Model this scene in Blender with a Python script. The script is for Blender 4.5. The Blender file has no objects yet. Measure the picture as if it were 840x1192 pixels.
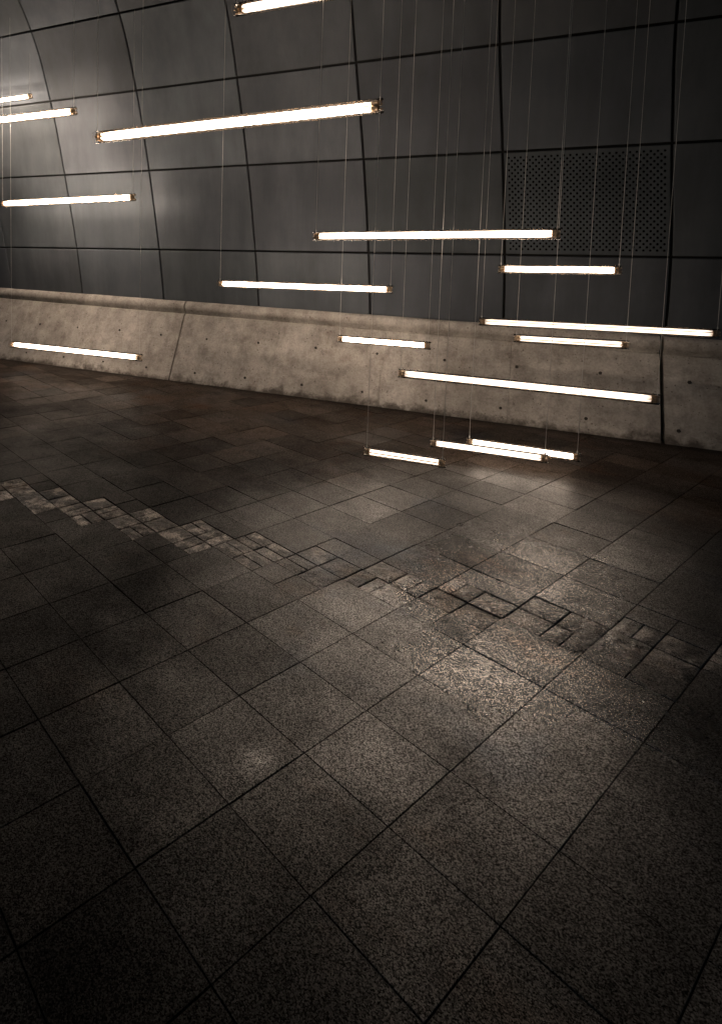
import bpy, bmesh, math, random
from mathutils import Vector, Matrix, noise as mnoise
random.seed(7)
S = 1.5                      # camera height in metres; surveyed lengths below are in camera heights
sc = bpy.context.scene
col = sc.collection

# ------------------------------------------------------------------ helpers
def link(name, me, parent=None):
    o = bpy.data.objects.new(name, me)
    col.objects.link(o)
    if parent is not None:
        o.parent = parent
    return o

def mesh_obj(name, verts, faces, mats, parent=None, smooth=False, fmat=None):
    me = bpy.data.meshes.new(name)
    me.from_pydata([tuple(v) for v in verts], [], faces)
    for m in (mats if isinstance(mats, (list, tuple)) else [mats]):
        me.materials.append(m)
    if fmat:
        me.polygons.foreach_set('material_index', fmat)
    if smooth:
        me.polygons.foreach_set('use_smooth', [True] * len(me.polygons))
    me.update()
    return link(name, me, parent)

def thing(name, label, cat, loc=(0, 0, 0), group=None):
    o = bpy.data.objects.new(name, None)
    o.empty_display_size = 0.1
    o.location = loc
    col.objects.link(o)
    o['label'] = label
    o['category'] = cat
    if group:
        o['group'] = group
    return o

class MB:
    def __init__(self):
        self.v, self.f, self.m = [], [], []
    def add(self, vs, fs, m=0):
        b = len(self.v)
        self.v += [tuple(v) for v in vs]
        self.f += [tuple(i + b for i in f) for f in fs]
        self.m += [m] * len(fs)
    def rings(self, rings, closed=False, cap=True, m=0):
        n = len(rings[0]); vs = [p for r in rings for p in r]; fs = []
        for i in range(len(rings) - 1):
            for j in range(n):
                k = (j + 1) % n
                fs.append((i * n + j, i * n + k, (i + 1) * n + k, (i + 1) * n + j))
        if cap:
            fs.append(tuple(range(n - 1, -1, -1)))
            fs.append(tuple((len(rings) - 1) * n + j for j in range(n)))
        self.add(vs, fs, m)
    def lathe_x(self, prof, seg=16, cy=0, cz=0, cap=True, m=0):
        self.rings([[(x, cy + r * math.cos(2 * math.pi * j / seg), cz + r * math.sin(2 * math.pi * j / seg))
                     for j in range(seg)] for x, r in prof], cap=cap, m=m)
    def build(self, name, mats, parent=None, smooth=False):
        return mesh_obj(name, self.v, self.f, mats, parent, smooth, self.m)

# ------------------------------------------------------------------ materials
def new_mat(name):
    m = bpy.data.materials.new(name)
    m.use_nodes = True
    nt = m.node_tree
    nt.nodes.clear()
    out = nt.nodes.new('ShaderNodeOutputMaterial')
    return m, nt, out

class NT:
    def __init__(self, nt):
        self.nt = nt
    def n(self, t, **kw):
        nd = self.nt.nodes.new(t)
        for k, v in kw.items():
            setattr(nd, k, v)
        return nd
    def l(self, a, b):
        self.nt.links.new(a, b)
    def val(self, sock, x):
        if hasattr(x, 'is_linked') or hasattr(x, 'node'):
            self.l(x, sock)
        else:
            sock.default_value = x
    def math(self, op, a, b=0.0, clamp=False):
        nd = self.n('ShaderNodeMath', operation=op, use_clamp=clamp)
        self.val(nd.inputs[0], a); self.val(nd.inputs[1], b)
        return nd.outputs[0]
    def noise(self, vec, scale, detail=4, rough=0.55, lac=2.0):
        nd = self.n('ShaderNodeTexNoise')
        self.l(vec, nd.inputs['Vector'])
        nd.inputs['Scale'].default_value = scale
        nd.inputs['Detail'].default_value = detail
        nd.inputs['Roughness'].default_value = rough
        nd.inputs['Lacunarity'].default_value = lac
        return nd.outputs['Fac']
    def voro(self, vec, scale, feature='F1', rnd=1.0):
        nd = self.n('ShaderNodeTexVoronoi', feature=feature)
        self.l(vec, nd.inputs['Vector'])
        nd.inputs['Scale'].default_value = scale
        nd.inputs['Randomness'].default_value = rnd
        return nd
    def ramp(self, fac, stops, interp='LINEAR'):
        nd = self.n('ShaderNodeValToRGB')
        cr = nd.color_ramp
        cr.interpolation = interp
        while len(cr.elements) < len(stops):
            cr.elements.new(0.5)
        for e, (p, c) in zip(cr.elements, stops):
            e.position = p
            e.color = (c, c, c, 1) if isinstance(c, (int, float)) else (*c, 1)
        self.l(fac, nd.inputs[0])
        return nd.outputs[0]
    def mix(self, fac, a, b, blend='MIX'):
        nd = self.n('ShaderNodeMix', data_type='RGBA', blend_type=blend)
        self.val(nd.inputs[0], fac)
        for s, x in ((nd.inputs[6], a), (nd.inputs[7], b)):
            if isinstance(x, tuple):
                s.default_value = (*x, 1) if len(x) == 3 else x
            else:
                self.l(x, s)
        return nd.outputs[2]
    def maprange(self, x, a, b, c, d):
        nd = self.n('ShaderNodeMapRange')
        self.l(x, nd.inputs[0])
        for i, q in enumerate((a, b, c, d)):
            nd.inputs[1 + i].default_value = q
        return nd.outputs[0]
    def bump(self, h, strength, dist, normal=None):
        nd = self.n('ShaderNodeBump')
        nd.inputs['Strength'].default_value = strength
        nd.inputs['Distance'].default_value = dist
        self.l(h, nd.inputs['Height'])
        if normal is not None:
            self.l(normal, nd.inputs['Normal'])
        return nd.outputs[0]
    def pos(self):
        return self.n('ShaderNodeTexCoord').outputs['Object']
    def mapping(self, vec, scale=(1, 1, 1), loc=(0, 0, 0), rot=(0, 0, 0)):
        nd = self.n('ShaderNodeMapping')
        self.l(vec, nd.inputs[0])
        nd.inputs['Scale'].default_value = scale
        nd.inputs['Location'].default_value = loc
        nd.inputs['Rotation'].default_value = rot
        return nd.outputs[0]
    def principled(self, out):
        p = self.n('ShaderNodeBsdfPrincipled')
        self.l(p.outputs[0], out.inputs[0])
        return p

def panel_material(name, perforated=False):
    m, nt, out = new_mat(name)
    t = NT(nt)
    geo = t.n('ShaderNodeNewGeometry').outputs['Position']
    oi = t.n('ShaderNodeObjectInfo')
    cloud = t.noise(geo, 1.1, 5, 0.6)
    streak = t.noise(t.mapping(geo, (5.0, 5.0, 0.5)), 1.0, 5, 0.65)
    fine = t.noise(geo, 160, 3, 0.6)
    tone = t.ramp(cloud, [(0.3, (0.080, 0.090, 0.103)), (0.7, (0.116, 0.129, 0.145))])
    tone = t.mix(0.5, tone, t.ramp(streak, [(0.35, 0.6), (0.65, 1.15)]), 'MULTIPLY')
    tone = t.mix(1.0, tone, oi.outputs['Color'], 'MULTIPLY')
    p = t.principled(out)
    p.inputs['Metallic'].default_value = 0.32
    rough = t.maprange(t.noise(geo, 2.6, 5, 0.65), 0.3, 0.7, 0.64, 0.80)
    t.l(rough, p.inputs['Roughness'])
    wav = t.noise(geo, 2.2, 2, 0.5)
    b = t.bump(wav, 0.25, 0.02)
    b = t.bump(fine, 0.08, 0.001, b)
    if perforated:
        uv = t.n('ShaderNodeUVMap').outputs[0]
        # two interleaved square lattices of round holes
        def lattice(off):
            nd = t.mapping(uv, (1, 1, 1), (off, off, 0))
            fr = t.n('ShaderNodeVectorMath', operation='FRACTION'); t.l(nd, fr.inputs[0])
            sb = t.n('ShaderNodeVectorMath', operation='SUBTRACT'); t.l(fr.outputs[0], sb.inputs[0])
            sb.inputs[1].default_value = (0.5, 0.5, 0.0)
            ln = t.n('ShaderNodeVectorMath', operation='LENGTH'); t.l(sb.outputs[0], ln.inputs[0])
            return ln.outputs['Value']
        dmin = t.math('MINIMUM', lattice(0.0), lattice(0.5))
        hole = t.math('LESS_THAN', dmin, 0.185)
        sx = t.n('ShaderNodeSeparateXYZ'); t.l(uv, sx.inputs[0])
        NX, NY = 26.0, 17.0
        inside = t.math('MULTIPLY',
                        t.math('MULTIPLY', t.math('GREATER_THAN', sx.outputs[0], 0.75), t.math('LESS_THAN', sx.outputs[0], NX - 0.75)),
                        t.math('MULTIPLY', t.math('GREATER_THAN', sx.outputs[1], 0.85), t.math('LESS_THAN', sx.outputs[1], NY - 0.85)))
        hole = t.math('MULTIPLY', hole, inside)
        tone = t.mix(hole, tone, (0.004, 0.004, 0.005))
        rim = t.math('MULTIPLY', t.maprange(dmin, 0.18, 0.24, 0.0, 1.0), 1.0)
        rim = t.math('MAXIMUM', rim, t.math('SUBTRACT', 1.0, inside))
        b = t.bump(rim, 0.6, 0.004, b)
        t.l(t.math('MULTIPLY', t.math('SUBTRACT', 1.0, hole), 0.32), p.inputs['Metallic'])
        t.l(t.mix(hole, (0.5, 0.5, 0.5), (0.02, 0.02, 0.02)), p.inputs['Specular IOR Level'])
    t.l(tone, p.inputs['Base Color'])
    t.l(b, p.inputs['Normal'])
    return m

def simple_mat(name, colr, rough=0.5, metal=0.0):
    m, nt, out = new_mat(name)
    t = NT(nt)
    p = t.principled(out)
    geo = t.n('ShaderNodeNewGeometry').outputs['Position']
    nz = t.noise(geo, 30, 4)
    c = t.mix(t.maprange(nz, 0.3, 0.7, 0.0, 1.0), tuple(x * 0.85 for x in colr), tuple(min(1, x * 1.15) for x in colr))
    t.l(c, p.inputs['Base Color'])
    p.inputs['Roughness'].default_value = rough
    p.inputs['Metallic'].default_value = metal
    return m

def concrete_material():
    m, nt, out = new_mat('weathered_concrete')
    t = NT(nt)
    geo = t.n('ShaderNodeNewGeometry').outputs['Position']
    uv = t.n('ShaderNodeUVMap').outputs[0]          # u along the wall, v up its section, in metres
    big = t.noise(geo, 1.3, 6, 0.65)
    mid = t.noise(geo, 7.0, 8, 0.7)
    streak = t.noise(t.mapping(uv, (7.0, 0.8, 1.0)), 1.0, 6, 0.65)
    fine = t.noise(geo, 55, 5, 0.7)
    c = t.ramp(big, [(0.28, (0.27, 0.246, 0.223)), (0.5, (0.385, 0.356, 0.328)), (0.72, (0.51, 0.478, 0.442))])
    c = t.mix(0.55, c, t.ramp(mid, [(0.32, (0.45, 0.41, 0.38)), (0.56, (1.3, 1.29, 1.27))]), 'MULTIPLY')
    c = t.mix(0.4, c, t.ramp(streak, [(0.33, (0.6, 0.56, 0.52)), (0.6, 1.05)]), 'MULTIPLY')
    c = t.mix(0.5, c, t.ramp(fine, [(0.3, 0.66), (0.6, 1.3)]), 'MULTIPLY')
    # dirt splashed up from the paving, with a ragged edge
    sep = t.n('ShaderNodeSeparateXYZ'); t.l(uv, sep.inputs[0])
    u, v = sep.outputs[0], sep.outputs[1]
    edge = t.math('ADD', v, t.math('MULTIPLY', t.math('SUBTRACT', mid, 0.5), 0.30))
    dirt = t.maprange(edge, -0.005, 0.075, 1.0, 0.0)
    c = t.mix(t.math('MULTIPLY', dirt, 0.8, True), c, (0.05, 0.040, 0.032))
    # rust-brown blooms
    rb = t.ramp(t.noise(geo, 3.3, 5, 0.7), [(0.60, 0.0), (0.74, 0.55)])
    c = t.mix(rb, c, (0.15, 0.095, 0.06))
    # air pockets
    vo = t.voro(geo, 38)
    pit_sel = t.math('GREATER_THAN', t.noise(geo, 6.5, 3, 0.6), 0.52)
    pit = t.math('MULTIPLY', t.math('LESS_THAN', vo.outputs['Distance'], 0.17), pit_sel)
    vo2 = t.voro(geo, 13)
    pit2 = t.math('LESS_THAN', vo2.outputs['Distance'], 0.10)
    pit = t.math('MAXIMUM', pit, pit2)
    c = t.mix(t.math('MULTIPLY', pit, 0.6), c, (0.06, 0.037, 0.03))
    p = t.principled(out)
    t.l(c, p.inputs['Base Color'])
    p.inputs['Roughness'].default_value = 0.82
    p.inputs['Specular IOR Level'].default_value = 0.35
    h = t.math('ADD', t.math('MULTIPLY', fine, 0.35), t.math('MULTIPLY', mid, 0.9))
    h = t.math('SUBTRACT', h, t.math('MULTIPLY', pit, 0.6))
    t.l(t.bump(h, 0.55, 0.012), p.inputs['Normal'])
    return m

def stone_material(name, base, grain_amt, rough_rng, bump_s, bump_d, off_pool_spec, patchy=False):
    m, nt, out = new_mat(name)
    t = NT(nt)
    geo = t.n('ShaderNodeNewGeometry').outputs['Position']
    at = t.n('ShaderNodeAttribute'); at.attribute_name = 'tone'
    big = t.noise(geo, 0.75, 6, 0.62)
    mid = t.noise(geo, 4.5, 6, 0.7)
    g1 = t.noise(geo, 190, 4, 0.95, 2.3)
    g2 = t.voro(geo, 330).outputs['Color']
    g2s = t.n('ShaderNodeSeparateColor'); t.l(g2, g2s.inputs[0])
    c = t.ramp(big, [(0.3, tuple(x * 0.62 for x in base)), (0.55, base), (0.75, tuple(x * 1.35 for x in base))])
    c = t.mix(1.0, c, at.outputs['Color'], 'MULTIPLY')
    c = t.mix(0.75, c, t.ramp(mid, [(0.3, 0.5), (0.65, 1.25)]), 'MULTIPLY')
    if patchy:                              # pale scoured spots and dark hollows on the old stones
        pn = t.noise(t.mapping(geo, (1, 1, 1), (2.2, 4.1, 0)), 9.0, 5, 0.7)
        c = t.mix(1.0, c, t.ramp(pn, [(0.40, 0.35), (0.5, 0.9), (0.60, 4.5)]), 'MULTIPLY')
    # rust and blue-black stains
    r1 = t.ramp(t.noise(t.mapping(geo, (1, 1, 1), (3.1, 7.7, 0)), 1.2, 5, 0.7), [(0.56, 0.0), (0.72, 0.75)])
    c = t.mix(r1, c, (base[0] * 1.35, base[1] * 0.85, base[2] * 0.55))
    r2 = t.ramp(t.noise(t.mapping(geo, (1, 1, 1), (13.4, 1.7, 0)), 0.9, 4, 0.6), [(0.58, 0.0), (0.72, 0.7)])
    c = t.mix(r2, c, (base[0] * 0.35, base[1] * 0.50, base[2] * 0.75))
    tint = t.mix(r1, (1.0, 1.0, 1.0), (1.0, 0.74, 0.55))
    tint = t.mix(r2, tint, (0.55, 0.72, 0.95))
    # crystal grain
    gr = t.math('ADD', t.math('MULTIPLY', g1, 0.72), t.math('MULTIPLY', g2s.outputs[0], 0.28))
    c = t.mix(grain_amt, c, t.ramp(gr, [(0.31, 0.10), (0.50, 0.72), (0.68, 2.5)]), 'MULTIPLY')
    p = t.principled(out)
    t.l(tint, p.inputs['Specular Tint'])
    rn = t.noise(t.mapping(geo, (1, 1, 1), (5, 2, 0)), 1.3, 6, 0.7)
    rough = t.maprange(rn, 0.33, 0.67, rough_rng[0], rough_rng[1])
    # dusty strip along the parapet, also lightened to paint in lamplight there; ragged edge
    sp = t.n('ShaderNodeSeparateXYZ'); t.l(geo, sp.inputs[0])
    ragged = t.math('ADD', sp.outputs[1], t.math('MULTIPLY', t.math('SUBTRACT', big, 0.5), 2.6))
    dust_glow = t.maprange(ragged, 3.6, 5.0, 0.0, 1.0)
    # gloss raised like damp stone to shape the lamps' pool of light; duller elsewhere
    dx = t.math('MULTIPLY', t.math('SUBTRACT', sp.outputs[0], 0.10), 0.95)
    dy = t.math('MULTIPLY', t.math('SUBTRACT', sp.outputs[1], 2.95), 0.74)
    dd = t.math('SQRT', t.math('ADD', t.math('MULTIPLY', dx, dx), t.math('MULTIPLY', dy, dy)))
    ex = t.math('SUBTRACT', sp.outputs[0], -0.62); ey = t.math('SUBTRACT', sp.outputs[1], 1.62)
    d2 = t.math('MULTIPLY', t.math('SQRT', t.math('ADD', t.math('MULTIPLY', ex, ex), t.math('MULTIPLY', ey, ey))), 4.6)  # smaller spot of gloss placed to give a lamp glint
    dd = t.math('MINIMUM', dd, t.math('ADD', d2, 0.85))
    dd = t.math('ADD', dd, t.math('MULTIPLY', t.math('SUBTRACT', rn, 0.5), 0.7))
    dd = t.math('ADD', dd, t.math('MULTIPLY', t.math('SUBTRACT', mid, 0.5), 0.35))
    off_pool = t.maprange(dd, 0.36, 1.65, 0.0, 1.0)
    off_pool = t.math('SUBTRACT', 1.0, t.math('POWER', t.math('SUBTRACT', 1.0, off_pool), 1.6))
    rough = t.math('ADD', rough, t.math('MULTIPLY', t.math('MAXIMUM', dust_glow, off_pool), 0.24))
    c = t.mix(t.math('MULTIPLY', dust_glow, 0.55), c, t.mix(1.0, c, (9.5, 8.0, 6.9), 'MULTIPLY'))  # colour lifted towards the wall to carry the light there
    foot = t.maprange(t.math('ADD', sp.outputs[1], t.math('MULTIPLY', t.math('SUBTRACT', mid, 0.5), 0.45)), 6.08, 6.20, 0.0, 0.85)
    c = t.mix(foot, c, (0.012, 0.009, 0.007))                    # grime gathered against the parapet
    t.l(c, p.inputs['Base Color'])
    t.l(rough, p.inputs['Roughness'])
    glint = t.ramp(gr, [(0.38, 0.03), (0.51, 0.42), (0.62, 1.25)])       # polished crystals among dull ones
    sb = t.maprange(t.math('MAXIMUM', dust_glow, off_pool), 0.0, 1.0, 9.5, off_pool_spec)
    stain = t.math('MULTIPLY', t.ramp(big, [(0.34, 0.35), (0.56, 1.15)]), t.ramp(mid, [(0.34, 0.55), (0.6, 1.15)]))
    tsep = t.n('ShaderNodeSeparateColor'); t.l(at.outputs['Color'], tsep.inputs[0])
    stain = t.math('MULTIPLY', stain, t.maprange(tsep.outputs[1], 0.4, 1.5, 0.55, 1.35))
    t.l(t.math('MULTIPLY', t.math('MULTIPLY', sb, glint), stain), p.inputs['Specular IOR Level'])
    h2 = t.noise(geo, 70, 4, 0.8)
    h = t.math('ADD', t.math('MULTIPLY', gr, 0.5), h2)
    b = t.bump(h, bump_s, bump_d)
    b = t.bump(mid, 0.25, 0.01, b)
    t.l(b, p.inputs['Normal'])
    return m

def glass_material():
    m, nt, out = new_mat('clear_glass')
    t = NT(nt)
    tr = t.n('ShaderNodeBsdfTransparent'); tr.inputs[0].default_value = (0.97, 0.96, 0.95, 1)
    gl = t.n('ShaderNodeBsdfGlossy'); gl.inputs['Roughness'].default_value = 0.08
    fr = t.n('ShaderNodeFresnel'); fr.inputs[0].default_value = 1.45
    geo = t.n('ShaderNodeNewGeometry').outputs['Position']
    dif = t.n('ShaderNodeBsdfTranslucent'); dif.inputs[0].default_value = (1.0, 0.72, 0.48, 1)
    m1 = t.n('ShaderNodeMixShader'); m2 = t.n('ShaderNodeMixShader')
    dust_glow = t.maprange(t.noise(geo, 20, 3), 0.3, 0.7, 0.010, 0.022)   # warm-tinted film put in to imitate the lamp's halo
    t.l(dust_glow, m1.inputs[0]); t.l(tr.outputs[0], m1.inputs[1]); t.l(dif.outputs[0], m1.inputs[2])
    t.l(fr.outputs[0], m2.inputs[0]); t.l(m1.outputs[0], m2.inputs[1]); t.l(gl.outputs[0], m2.inputs[2])
    t.l(m2.outputs[0], out.inputs[0])
    return m

def emit_material(name, strength, colr=(1.0, 0.81, 0.645)):
    m, nt, out = new_mat(name)
    t = NT(nt)
    e = t.n('ShaderNodeEmission')
    e.inputs[0].default_value = (*colr, 1)
    # each filament runs a little cooler over its last few centimetres
    sx = t.n('ShaderNodeSeparateXYZ'); t.l(t.n('ShaderNodeTexCoord').outputs['Generated'], sx.inputs[0])
    g = t.math('MINIMUM', sx.outputs[0], t.math('SUBTRACT', 1.0, sx.outputs[0]))
    g = t.maprange(g, 0.0, 0.035, 0.15, 1.0)
    k = t.n('ShaderNodeValue', name='POWER'); k.outputs[0].default_value = strength
    t.l(t.math('MULTIPLY', g, k.outputs[0]), e.inputs[1])
    t.l(e.outputs[0], out.inputs[0])
    return m

M_panel = panel_material('brushed_metal_panel')
M_perf = panel_material('perforated_metal_panel', True)
M_back = simple_mat('black_membrane', (0.006, 0.006, 0.006), 0.9)
M_soffit = simple_mat('dark_soffit_metal', (0.03, 0.03, 0.032), 0.6, 0.3)
M_conc = concrete_material()
M_hole = simple_mat('tie_hole_plug', (0.045, 0.039, 0.034), 0.95)
M_tile = stone_material('flamed_granite', (0.0095, 0.0086, 0.0080), 1.0, (0.18, 0.30), 0.30, 0.0035, 0.15)
M_sett = stone_material('worn_sett_stone', (0.095, 0.085, 0.076), 0.8, (0.18, 0.30), 0.35, 0.006, 0.55, True)
M_grout = simple_mat('dark_bedding_sand', (0.016, 0.014, 0.012), 0.95)
M_glass = glass_material()
M_brass = simple_mat('warm_brass', (0.58, 0.44, 0.31), 0.34, 1.0)
M_wire = simple_mat('steel_wire', (0.6, 0.58, 0.56), 0.4, 0.3)

# ------------------------------------------------------------------ the curved metal wall
def poly(c, x):
    r = 0.0
    for a in c:
        r = r * x + a
    return r
# each row line: depth n, polynomial of s over the column number, polynomial of z
ROWS = [
    (4.480, (-0.00157, 0.86555, -3.5330), (-0.0117, 0.470)),
    (4.390, (-0.00153, 0.86574, -3.5499), (-0.00094, 1.0340)),
    (4.300, (-0.00428, 0.88305, -3.6149), (-0.00366, 1.6792)),
    (4.170, (-0.00462, 0.88587, -3.6627), (-0.00300, 2.2920)),
    (3.950, (-0.0040, 0.8830, -3.6760), (0.0, 2.8110)),
    (3.560, (-0.0040, 0.8830, -3.690), (0.0, 3.280)),
    (2.950, (-0.0040, 0.8830, -3.700), (0.0, 3.640)),
    (2.150, (-0.0040, 0.8830, -3.700), (0.0, 3.850)),
    (1.200, (-0.0040, 0.8830, -3.700), (0.0, 3.930)),
    (0.200, (-0.0040, 0.8830, -3.700), (0.0, 3.950)),
    (-1.20, (-0.0040, 0.8830, -3.700), (0.0, 3.950)),
]
def rowpt(i, k):
    i = max(0, min(len(ROWS) - 1, i))
    n, cs, cz = ROWS[i]
    return Vector((poly(cs, k), n, poly(cz, k))) * S
def surf(r, k):
    i = int(math.floor(r)); i = max(0, min(len(ROWS) - 2, i)); f = r - i
    p0, p1, p2, p3 = rowpt(i - 1, k), rowpt(i, k), rowpt(i + 1, k), rowpt(i + 2, k)
    if i == 0: p0 = p1 * 2 - p2
    return 0.5 * ((2 * p1) + (p2 - p0) * f + (2 * p0 - 5 * p1 + 4 * p2 - p3) * f * f + (3 * p1 - p0 - 3 * p2 + p3) * f ** 3)
def surfn(r, k):
    e = 1e-3
    du = surf(r, k + e) - surf(r, k - e)
    dv = surf(min(r + e, 9.99), k) - surf(max(r - e, 0), k)
    n = du.cross(dv).normalized()
    return n if n.y < 0 else -n                     # towards the viewer's side
def soffit_z(y):
    best = None
    for i in range(300, 1000):
        q = surf(i / 100, 2)
        if best is None or abs(q.y - y) < abs(best.y - y): best = q
    return best.z

wall = thing('panelled_wall', 'tall curving wall of dark brushed metal panels leaning over behind the concrete', 'wall', (0, 4.39 * S, 0))
def to_local(o, pts):
    L = Vector(o.location)
    return [Vector(p) - L for p in pts]
K0, K1 = -4, 9
# sheet greys differ; left ones also lightened as lit, right ones darkened as shaded
TONE = {(2, 0): 1.25, (3, -1): 1.2, (3, 0): 0.72, (2, 1): 1.35, (3, 1): 1.3, (4, 0): 1.1, (3, 2): 0.9, (2, 2): 1.1, (1, 1): 1.0, (1, 2): 0.9, (2, 3): 0.8, (1, 3): 0.7, (3, 3): 0.72, (0, 3): 0.85}
for i in range(0, 5):
    for k in range(K0, K1):
        gk = 0.0115 / 1.3
        gr = 0.0115 / (rowpt(i + 1, k) - rowpt(i, k)).length
        us = [gk, gk + 0.004] + [gk + 0.004 + (1 - 2 * gk - 0.008) * q / 8 for q in range(1, 8)] + [1 - gk - 0.004, 1 - gk]
        vs = [gr, gr + 0.005] + [gr + 0.005 + (1 - 2 * gr - 0.010) * q / 8 for q in range(1, 8)] + [1 - gr - 0.005, 1 - gr]
        tx, ty, tz = random.uniform(-.003, .003), random.uniform(-.003, .003), random.uniform(-.0015, .0015)
        V, UV = [], []
        nu, nv = len(us), len(vs)
        for b, vv in enumerate(vs):
            for a, uu in enumerate(us):
                p = surf(i + vv, k + uu); nn = surfn(i + vv, k + uu)
                d = tz + tx * (uu - .5) * 1.3 + ty * (vv - .5)
                if a in (0, nu - 1) or b in (0, nv - 1): d -= 0.003
                V.append(p + nn * d)
                UV.append((uu * 26.0, vv * 17.0))
        F = [(b * nu + a, b * nu + a + 1, (b + 1) * nu + a + 1, (b + 1) * nu + a) for b in range(nv - 1) for a in range(nu - 1)]
        border = [a for a in range(nu)] + [b * nu + nu - 1 for b in range(1, nv)] + [(nv - 1) * nu + a for a in range(nu - 2, -1, -1)] + [b * nu for b in range(nv - 2, 0, -1)]
        base = len(V)
        for q in border:
            b, a = divmod(q, nu)
            V.append(V[q] - surfn(i + vs[b], k + us[a]) * 0.03); UV.append(UV[q])
        nfront = len(F)
        nb = len(border)
        for q in range(nb):
            w = (q + 1) % nb
            F.append((border[w], border[q], base + q, base + w))
        perf = (i == 1 and k == 4)
        o = mesh_obj('perforated_panel' if perf else 'wall_panel', to_local(wall, V), F, M_perf if perf else M_panel, wall)
        if perf:
            o['label'] = 'panel drilled all over with small round holes'
        uvl = o.data.uv_layers.new(name='UVMap')
        for lp in o.data.loops:
            uvl.data[lp.index].uv = UV[lp.vertex_index]
        for q, pl in enumerate(o.data.polygons):
            pl.use_smooth = q < nfront
        o.data.set_sharp_from_angle(angle=math.radians(15))
        tone = random.uniform(0.93, 1.07)
        tone *= TONE.get((i, k), 0.85 if k >= 4 else 1.0)  # right-hand columns darkened to follow the light falling off
        o.color = (tone * random.uniform(.98, 1.02), tone, tone * random.uniform(.98, 1.04), 1)
# black membrane the open joints look onto, and the soffit the wall bends into
V, F = [], []
rs = [i / 4 for i in range(0, 21)]; ks = list(range(K0, K1 + 1))
for r in rs:
    for k in ks: V.append(surf(r, k) - surfn(r, k) * 0.036)
w = len(ks)
F = [(b * w + a, b * w + a + 1, (b + 1) * w + a + 1, (b + 1) * w + a) for b in range(len(rs) - 1) for a in range(w - 1)]
mesh_obj('backing', to_local(wall, V), F, M_back, wall)
V = []
rs = [5 + i / 5 for i in range(0, 26)]; ks2 = list(range(K0, K1 + 1))
for r in rs:
    for k in ks2: V.append(surf(min(r, 9.999), k))
F = [(b * w + a, b * w + a + 1, (b + 1) * w + a + 1, (b + 1) * w + a) for b in range(len(rs) - 1) for a in range(w - 1)]
mesh_obj('soffit', to_local(wall, V), F, M_soffit, wall, True)

# ------------------------------------------------------------------ the sloped concrete parapet
def zlow(s): return 0.4854 - 0.0129 * s
def face_n(z): return 4.16 + 0.48 * z
parapet = thing('concrete_parapet', 'stained sloping concrete parapet with rounded coping along the foot of the metal wall', 'parapet', (0, 4.16 * S, 0))
SEAM = [-4.115, -3.265, -1.60, -0.82, -0.04, -4.95]
def section(s):
    zl = zlow(s)
    pts = []
    pts.append((face_n(-0.05), -0.05))
    for q in range(0, 13):
        z = (zl - 0.012) * q / 12
        pts.append((face_n(z), z))
    slab = pts + [(face_n(zl) + .02, zl - .004), (4.60, zl - .004), (4.60, -0.05)]
    h = 0.094
    c = [(4.60, zl), (face_n(zl) + 0.022, zl), (face_n(zl) + 0.012, zl - 0.006)]
    f = face_n(zl) - 0.012
    for q in range(0, 11):
        a = math.radians(-50 + 14.0 * q)                       # rounded nose
        r = h * 0.52
        c.append((f + r - r * math.cos(a) * 1.0, zl + h * 0.50 + r * 0.98 * math.sin(a) + 0.0 * q))
    c += [(f + r + 0.03, zl + h * 0.985), (4.60, zl + h * 0.975)]
    return slab, c
def sweep(s0, s1, which, step=0.06):
    n = max(2, int((s1 - s0) / step)); ss = [s0 + (s1 - s0) * i / n for i in range(n + 1)]
    if which == 0:
        for q in SEAM:
            if s0 + .05 < q < s1 - .05: ss += [q - .006, q - .002, q + .002, q + .006]
        ss.sort()
    V, UV, F = [], [], []
    first = section(ss[0])[which]; m = len(first)
    for s in ss:
        sec = section(s)[which]
        acc = 0.0
        for j, (n_, z) in enumerate(sec):
            if j: acc += math.hypot(n_ - sec[j - 1][0], z - sec[j - 1][1])
            dn = 0.0
            if which == 0 and 1 <= j <= 13 and any(abs(s - q) < .003 for q in SEAM): dn = 0.004
            p = Vector((s, n_ + dn, z)) * S
            if which == 0 and 1 < j < 13:
                p.y += 0.006 * mnoise.noise(p * 1.7)
            if which == 1:
                p.z += 0.004 * mnoise.noise(p * 2.1); p.y += 0.004 * mnoise.noise(p * 3.1 + Vector((9, 0, 0)))
            V.append(p); UV.append((s * S, (acc * S - 0.083) if which == 0 else (0.9 + acc * S)))
    for i in range(len(ss) - 1):
        for j in range(m):
            k = (j + 1) % m
            F.append((i * m + j, (i + 1) * m + j, (i + 1) * m + k, i * m + k))
    F.append(tuple(range(m))); F.append(tuple((len(ss) - 1) * m + j for j in range(m - 1, -1, -1)))
    return V, UV, F
JO = [(-5.66, -2.446), (-2.435, 0.718), (0.738, 3.9), (3.912, 7.0), (-9.0, -5.668)]
HOLES = [(-4.337 + .4325 * i, 0.335) for i in range(-3, 14)] + [(-3.944 + .4325 * i - .02, 0.078) for i in range(-4, 13)]
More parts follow.
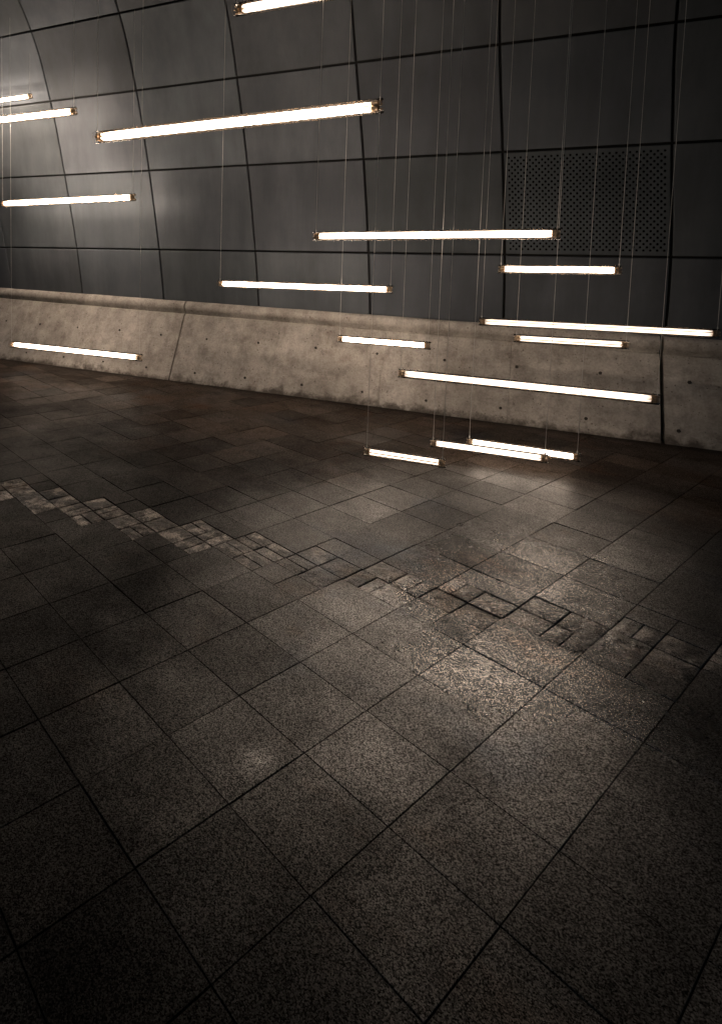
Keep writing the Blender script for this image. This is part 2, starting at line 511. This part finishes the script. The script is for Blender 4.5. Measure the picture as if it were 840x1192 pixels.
for s0, s1 in JO:
    seg = None
    for which, nm in ((0, 'concrete_segment'), (1, 'coping')):
        V, UV, F = sweep(s0, s1, which)
        par = parapet if which == 0 else seg
        o = mesh_obj(nm, to_local(parapet, V), F, M_conc, par)
        uvl = o.data.uv_layers.new(name='UVMap')
        for lp in o.data.loops: uvl.data[lp.index].uv = UV[lp.vertex_index]
        me = o.data
        for pl in me.polygons: pl.use_smooth = len(pl.vertices) == 4
        if which == 1 or True:
            try:
                me.set_sharp_from_angle(angle=math.radians(38))
            except Exception:
                pass
        if which == 0:
            seg = o
            for hs, hz in HOLES:
                if not (s0 + .05 < hs < s1 - .05): continue
                hs += random.uniform(-.015, .015); hz2 = hz + random.uniform(-.006, .006)
                mb = MB(); r = random.uniform(.011, .015)
                c0 = Vector((hs, face_n(hz2), hz2)) * S; nn = Vector((0, -1, 0.48)).normalized(); ux = Vector((1, 0, 0)); uy = nn.cross(ux)
                ring = lambda rr, dd: [c0 - Vector(parapet.location) + nn * dd + (ux * math.cos(2 * math.pi * j / 12) + uy * math.sin(2 * math.pi * j / 12)) * rr * (1 + .12 * math.sin(3 * j + hs * 9)) for j in range(12)]
                mb.rings([ring(r, -.01), ring(r, .0075), ring(r * .7, .0055)])
                mb.build('tie_hole', M_hole, o)

# ------------------------------------------------------------------ paving
g0 = Vector((-1.32517, 1.38123)); ga = Vector((0.083864, 0.180018)); gb = Vector((0.180018, -0.083864))
TS = ga.length
def gpt(a, b): return (g0 + ga * a + gb * b) * S
pav = MB(); tones = []
# slab tones lightened to paint in a reflection on the floor, darkened beside it
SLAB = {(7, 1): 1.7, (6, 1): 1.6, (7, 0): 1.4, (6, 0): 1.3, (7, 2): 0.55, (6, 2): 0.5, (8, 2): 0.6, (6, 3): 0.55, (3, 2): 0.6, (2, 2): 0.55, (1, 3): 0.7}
def add_tile(a0, a1, b0, b1, kind):
    gap = (0.0012 if kind == 0 else 0.0026) / (TS * S)
    jit = (lambda: random.uniform(-1, 1) * 0.0005 / (TS * S)) if kind == 0 else (lambda: random.uniform(-1, 1) * 0.0010 / (TS * S))
    x0, x1, y0, y1 = a0 + gap + jit(), a1 - gap + jit(), b0 + gap + jit(), b1 - gap + jit()
    bev = (0.0010 if kind == 0 else 0.002) / (TS * S)
    hz = random.gauss(0, 0.0008) if kind == 0 else random.uniform(-0.0008, 0.0014)
    sa, sb = (random.gauss(0, 0.0035), random.gauss(0, 0.0035)) if kind == 0 else (random.gauss(0, 0.012), random.gauss(0, 0.012))
    if kind == 0:
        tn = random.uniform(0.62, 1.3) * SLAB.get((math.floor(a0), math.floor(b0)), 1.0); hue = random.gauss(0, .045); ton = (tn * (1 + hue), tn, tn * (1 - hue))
    else:
        tn = random.uniform(0.6, 1.55); ton = (tn * 1.02, tn, tn * .97)
    N = 1 if kind == 0 else 7
    us = [x0] + [x0 + bev + (x1 - x0 - 2 * bev) * i / N for i in range(N + 1)] + [x1]
    vs = [y0] + [y0 + bev + (y1 - y0 - 2 * bev) * i / N for i in range(N + 1)] + [y1]
    w = len(us); V, F = [], []
    for j, b in enumerate(vs):
        for i, a in enumerate(us):
            p = gpt(a, b)
            z = hz + ((a - (x0 + x1) / 2) * sa + (b - (y0 + y1) / 2) * sb) * TS * S
            if i in (0, w - 1) or j in (0, len(vs) - 1): z -= 0.002
            if kind == 1:
                ex = min(a - x0, x1 - a, b - y0, y1 - b) / (0.12)
                z += 0.0045 * mnoise.fractal(Vector((p.x * 16, p.y * 16, 0)), 0.8, 2.0, 4) * min(1, max(0.2, ex)) + 0.004 * min(1, ex) - 0.002
            V.append((p.x, p.y, z))
    for j in range(len(vs) - 1):
        for i in range(w - 1): F.append((j * w + i, (j + 1) * w + i, (j + 1) * w + i + 1, j * w + i + 1))
    border = [i for i in range(w)] + [j * w + w - 1 for j in range(1, len(vs))] + [(len(vs) - 1) * w + i for i in range(w - 2, -1, -1)] + [j * w for j in range(len(vs) - 2, 0, -1)]
    base = len(V)
    for q in border: V.append((V[q][0], V[q][1], -0.02))
    for q in range(len(border)):
        r = (q + 1) % len(border)
        F.append((border[q], border[r], base + r, base + q))
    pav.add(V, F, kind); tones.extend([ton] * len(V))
def ok(a, b):
    p = gpt(a, b)
    return -15.5 < p.x < 9.5 and -4.0 < p.y < 4.16 * S + 0.45
for b in range(-60, 70):
    lo, hi = 2.5 + .5 * b, 3.5 + .5 * b
    for a in range(-70, 80):
        if not ok(a + .5, b + .5): continue
        near = -22 < b < 18
        if near and a < hi and a + 1 > lo:              # the worn band crosses this cell
            full = (a >= lo and a + 1 <= hi)
            for h in (0, 1):
                ah = a + .5 * h
                issett = lo <= ah < hi
                for q in (0, 1):
                    if issett and random.random() < 0.6:
                        e = random.uniform(.2, .3)
                        if random.random() < .5:
                            add_tile(ah, ah + .5, b + .5 * q, b + .5 * q + e, 1); add_tile(ah, ah + .5, b + .5 * q + e, b + .5 * q + .5, 1)
                        else:
                            add_tile(ah, ah + e, b + .5 * q, b + .5 * q + .5, 1); add_tile(ah + e, ah + .5, b + .5 * q, b + .5 * q + .5, 1)
                    else:
                        add_tile(ah, ah + .5, b + .5 * q, b + .5 * q + .5, 1 if issett else 0)
        else:
            add_tile(a, a + 1, b, b + 1, 0)
po = pav.build('pavement', [M_tile, M_sett])
po['kind'] = 'structure'
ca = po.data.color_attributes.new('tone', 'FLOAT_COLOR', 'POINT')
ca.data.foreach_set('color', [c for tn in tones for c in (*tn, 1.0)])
G = 70
go = mesh_obj('ground', [(-G, -G, -0.0085), (G, -G, -0.0085), (G, G, -0.0085), (-G, G, -0.0085)], [(0, 1, 2, 3)], M_grout)
go['kind'] = 'structure'

# ------------------------------------------------------------------ hanging tube lights
# id: (s0, z0, s1, z1, n, label)
CAM = dict(f=715.274, px=227.943, py=350.045,
           r=Vector((0.88244125, 0.47011394, 0.01703874)), u=Vector((-0.05039943, 0.05846802, 0.99701624)), w=Vector((-0.46771502, 0.880667, -0.07528807)))
TUBES = [
 (-0.953, 1.868, 0.12, 1.860, 2.05, 1.0, 'long tube light running out of the top edge, highest of all the tubes'),
 (-1.463, 1.437, -0.397, 1.454, 1.92, 1.0, 'longest and thickest looking tube light, in front of the upper left panels'),
 (-3.26, 1.767, -2.195, 1.767, 2.70, 1.0, 'tube light cut by the left edge, thicker and lower one of the two stubs there'),
 (-4.78, 2.303, -3.722, 2.303, 4.00, 1.0, 'short thin stub of a tube light at the left edge, above the thicker stub'),
 (-3.123, 1.318, -2.052, 1.331, 3.07, 1.0, 'tube light hanging alone under the two left stubs, wholly in front of panels'),
 (-0.936, 1.100, 0.130, 1.112, 3.00, 1.0, 'long tube light crossing the lower left corner of the perforated panel'),
 (-0.118, 0.951, 0.414, 0.958, 3.53, 1.0, 'short tube light hanging just below the perforated panel'),
 (-1.695, 0.819, -0.629, 0.825, 3.49, 1.0, 'long tube light in front of the lowest panel row, left of the perforated panel'),
 (-3.08, 0.364, -2.013, 0.370, 3.10, 1.0, 'tube light far left in front of the concrete slope, left of its open joint'),
 (-0.972, 0.507, -0.441, 0.508, 3.66, 1.0, 'short tube light hanging in front of the middle of the parapet, below the coping'),
 (-0.209, 0.651, 0.854, 0.661, 3.79, 1.0, 'long tube light along the right part of the coping, reaching the right edge'),
 (-0.032, 0.563, 0.503, 0.569, 3.85, 1.0, 'short tube light tucked just beneath the long one along the right coping'),
 (-0.528, 0.426, 0.534, 0.425, 3.16, 1.0, 'long tube light across the concrete slope, its right end at the dark joint gap'),
 (-0.637, 0.067, -0.268, 0.071, 2.95, 1.0, 'short tube light low over the paving, left of the overlapping pair'),
 (-0.368, 0.086, 0.144, 0.091, 3.20, 1.0, 'tube light low over the paving, front one of the overlapping pair'),
 (-0.211, 0.091, 0.277, 0.091, 3.30, 1.0, 'tube light low over the paving, rear one of the overlapping pair'),
]
# depths at which the tubes hang (they are in front of the wall at different distances)
DEPTH = [3.10, 3.30, 3.80, 4.03, 3.95, 3.10, 3.60, 3.90, 3.88, 3.92, 3.92, 3.92, 3.60, 2.95, 3.20, 3.30]
POWER = [6.0, 27.0, 60.0, 38.0, 64.0, 16.0, 22.0, 28.0, 8.5, 17.0, 3.0, 3.0, 3.2, 3.4, 3.4, 9.5]
ONLY = None
def tube_parts(L, R_G):
    K = R_G / 0.034
    gm = MB(); gm.lathe_x([(-L / 2, R_G), (L / 2, R_G)], 20, cap=False)
    gm.lathe_x([(-L / 2, R_G - .0022), (-L / 2, R_G)], 20, cap=False)
    gm.lathe_x([(L / 2, R_G), (L / 2, R_G - .0022)], 20, cap=False)
    rods = []
    for j in range(5):
        a = 2 * math.pi * j / 5 + math.pi / 2
        rm = MB(); rm.lathe_x([(-L / 2 + .043 * K, .0046 * K), (L / 2 - .043 * K, .0046 * K)], 8, .0165 * K * math.cos(a), .0165 * K * math.sin(a))
        rods.append(rm)
    cm = MB()
    cm.lathe_x([(.012, .004), (.014, .011), (.020, .0235), (.026, .0250), (.030, .0250), (.031, .010)], 20)
    cm.lathe_x([(.031, .009), (.040, .009), (.052, .004)], 12)
    for j in range(5):
        a = 2 * math.pi * j / 5 + math.pi / 2
        cm.lathe_x([(.028, .0085), (.046, .0085), (.050, .0075)], 10, .0165 * math.cos(a), .0165 * math.sin(a))
        a += math.pi / 5
        cm.lathe_x([(.005, .0), (.0051, .004), (.016, .005)], 8, .0175 * math.cos(a), .0175 * math.sin(a))
    cm.v = [(x * K, y * K, z * K) for x, y, z in cm.v]
    return gm, rods, cm
for idx, (s0, z0, s1, z1, n, k_, lab) in enumerate(TUBES):
    q = DEPTH[idx] / n
    n = DEPTH[idx]
    s0, s1, z0, z1 = s0 * q, s1 * q, 1 + (z0 - 1) * q, 1 + (z1 - 1) * q
    if idx == 0: s1 = s0 + 1.2
    A = Vector((s0, n, z0)) * S; B = Vector((s1, n, z1)) * S
    R_G = 0.0345 * (q if idx < 13 else 0.9)
    L = (B - A).length; mid = (A + B) / 2
    root = thing('hanging_tube_light', lab, 'tube light', mid, 'glass tube lights hanging on wires')
    rotm = Matrix.Rotation(-math.atan2(B.z - A.z, B.x - A.x), 4, 'Y')
    gm, rods, cm = tube_parts(L, R_G)
    def put(mb, name, mat, smooth=True, flip=False, spin=0.0):
        R = rotm @ Matrix.Rotation(spin, 4, 'X')
        q = MB(); q.m = mb.m
        q.v = [tuple(R @ Vector((-x if flip else x, y, z))) for x, y, z in mb.v]
        q.f = [tuple(reversed(f)) for f in mb.f] if flip else mb.f
        return q.build(name, mat, root, smooth)
    spin = random.uniform(0, 1.2)
    put(gm, 'glass_tube', M_glass)
    em = emit_material('lit_filament', POWER[idx] if (ONLY is None or idx == ONLY) else 0.0)
    for rm in rods: put(rm, 'light_rod', em, spin=spin)
    cl = MB(); cl.v = [(x - L / 2, y, z) for x, y, z in cm.v]; cl.f = cm.f; cl.m = cm.m
    put(cl, 'end_cap', M_brass, False, spin=spin); put(cl, 'end_cap', M_brass, False, True, spin=spin)
    for sg in (-1, 1):
        e = rotm @ Vector((sg * (L / 2 - 0.022), 0, 0))
        top = soffit_z(mid.y) - mid.z - 0.001
        mb = MB(); r = 0.0015
        ring = lambda z, rr: [(e.x + rr * math.cos(j * math.pi / 3), e.y + rr * math.sin(j * math.pi / 3), z) for j in range(6)]
        mb.rings([ring(e.z + 0.7 * R_G, r), ring(top, r)])
        # collar clamped round the glass
        mb.rings([ring(e.z + R_G - .001, .004), ring(e.z + R_G + .010, .004), ring(e.z + R_G + .018, r * 1.2)])
        mb.build('suspension_wire', M_wire, root)

# ------------------------------------------------------------------ night sky
w = bpy.data.worlds.new('World'); sc.world = w
w.use_nodes = True
nt = w.node_tree; nt.nodes.clear()
sky = nt.nodes.new('ShaderNodeTexSky'); sky.sky_type = 'NISHITA'; sky.sun_disc = False
sky.sun_elevation = math.radians(30.0); sky.sun_rotation = math.radians(0); sky.ozone_density = 6.0; sky.air_density = 1.6; sky.dust_density = 0.2
bg = nt.nodes.new('ShaderNodeBackground'); bg.inputs[1].default_value = 0.012
wo = nt.nodes.new('ShaderNodeOutputWorld')
nt.links.new(sky.outputs[0], bg.inputs[0]); nt.links.new(bg.outputs[0], wo.inputs[0])
if ONLY is not None and ONLY < 16: bg.inputs[1].default_value = 0.0

# ------------------------------------------------------------------ camera
cd = bpy.data.cameras.new('camera'); co = bpy.data.objects.new('camera', cd); col.objects.link(co)
r, u, f = CAM['r'], CAM['u'], CAM['w']
co.matrix_world = Matrix(((r.x, u.x, -f.x, 0), (r.y, u.y, -f.y, 0), (r.z, u.z, -f.z, S), (0, 0, 0, 1)))
cd.sensor_fit = 'AUTO'; cd.sensor_width = 36.0
cd.lens = CAM['f'] * 36.0 / 1192.0
cd.shift_x = (420 - CAM['px']) / 1192.0
cd.shift_y = (CAM['py'] - 596) / 1192.0
cd.clip_start = 0.05; cd.clip_end = 500
sc.camera = co

sc.render.engine = 'CYCLES'
sc.cycles.use_denoising = True
sc.cycles.denoising_prefilter = 'ACCURATE'
sc.cycles.max_bounces = 6
sc.cycles.diffuse_bounces = 3
sc.cycles.glossy_bounces = 3
sc.cycles.transparent_max_bounces = 24
sc.cycles.sample_clamp_indirect = 3.0
sc.cycles.use_light_tree = True
sc.cycles.caustics_reflective = False
sc.view_settings.view_transform = 'Standard'
sc.view_settings.look = 'None'
sc.view_settings.exposure = 0.0
sc.view_settings.gamma = 1.0
sc.view_settings.use_curve_mapping = False
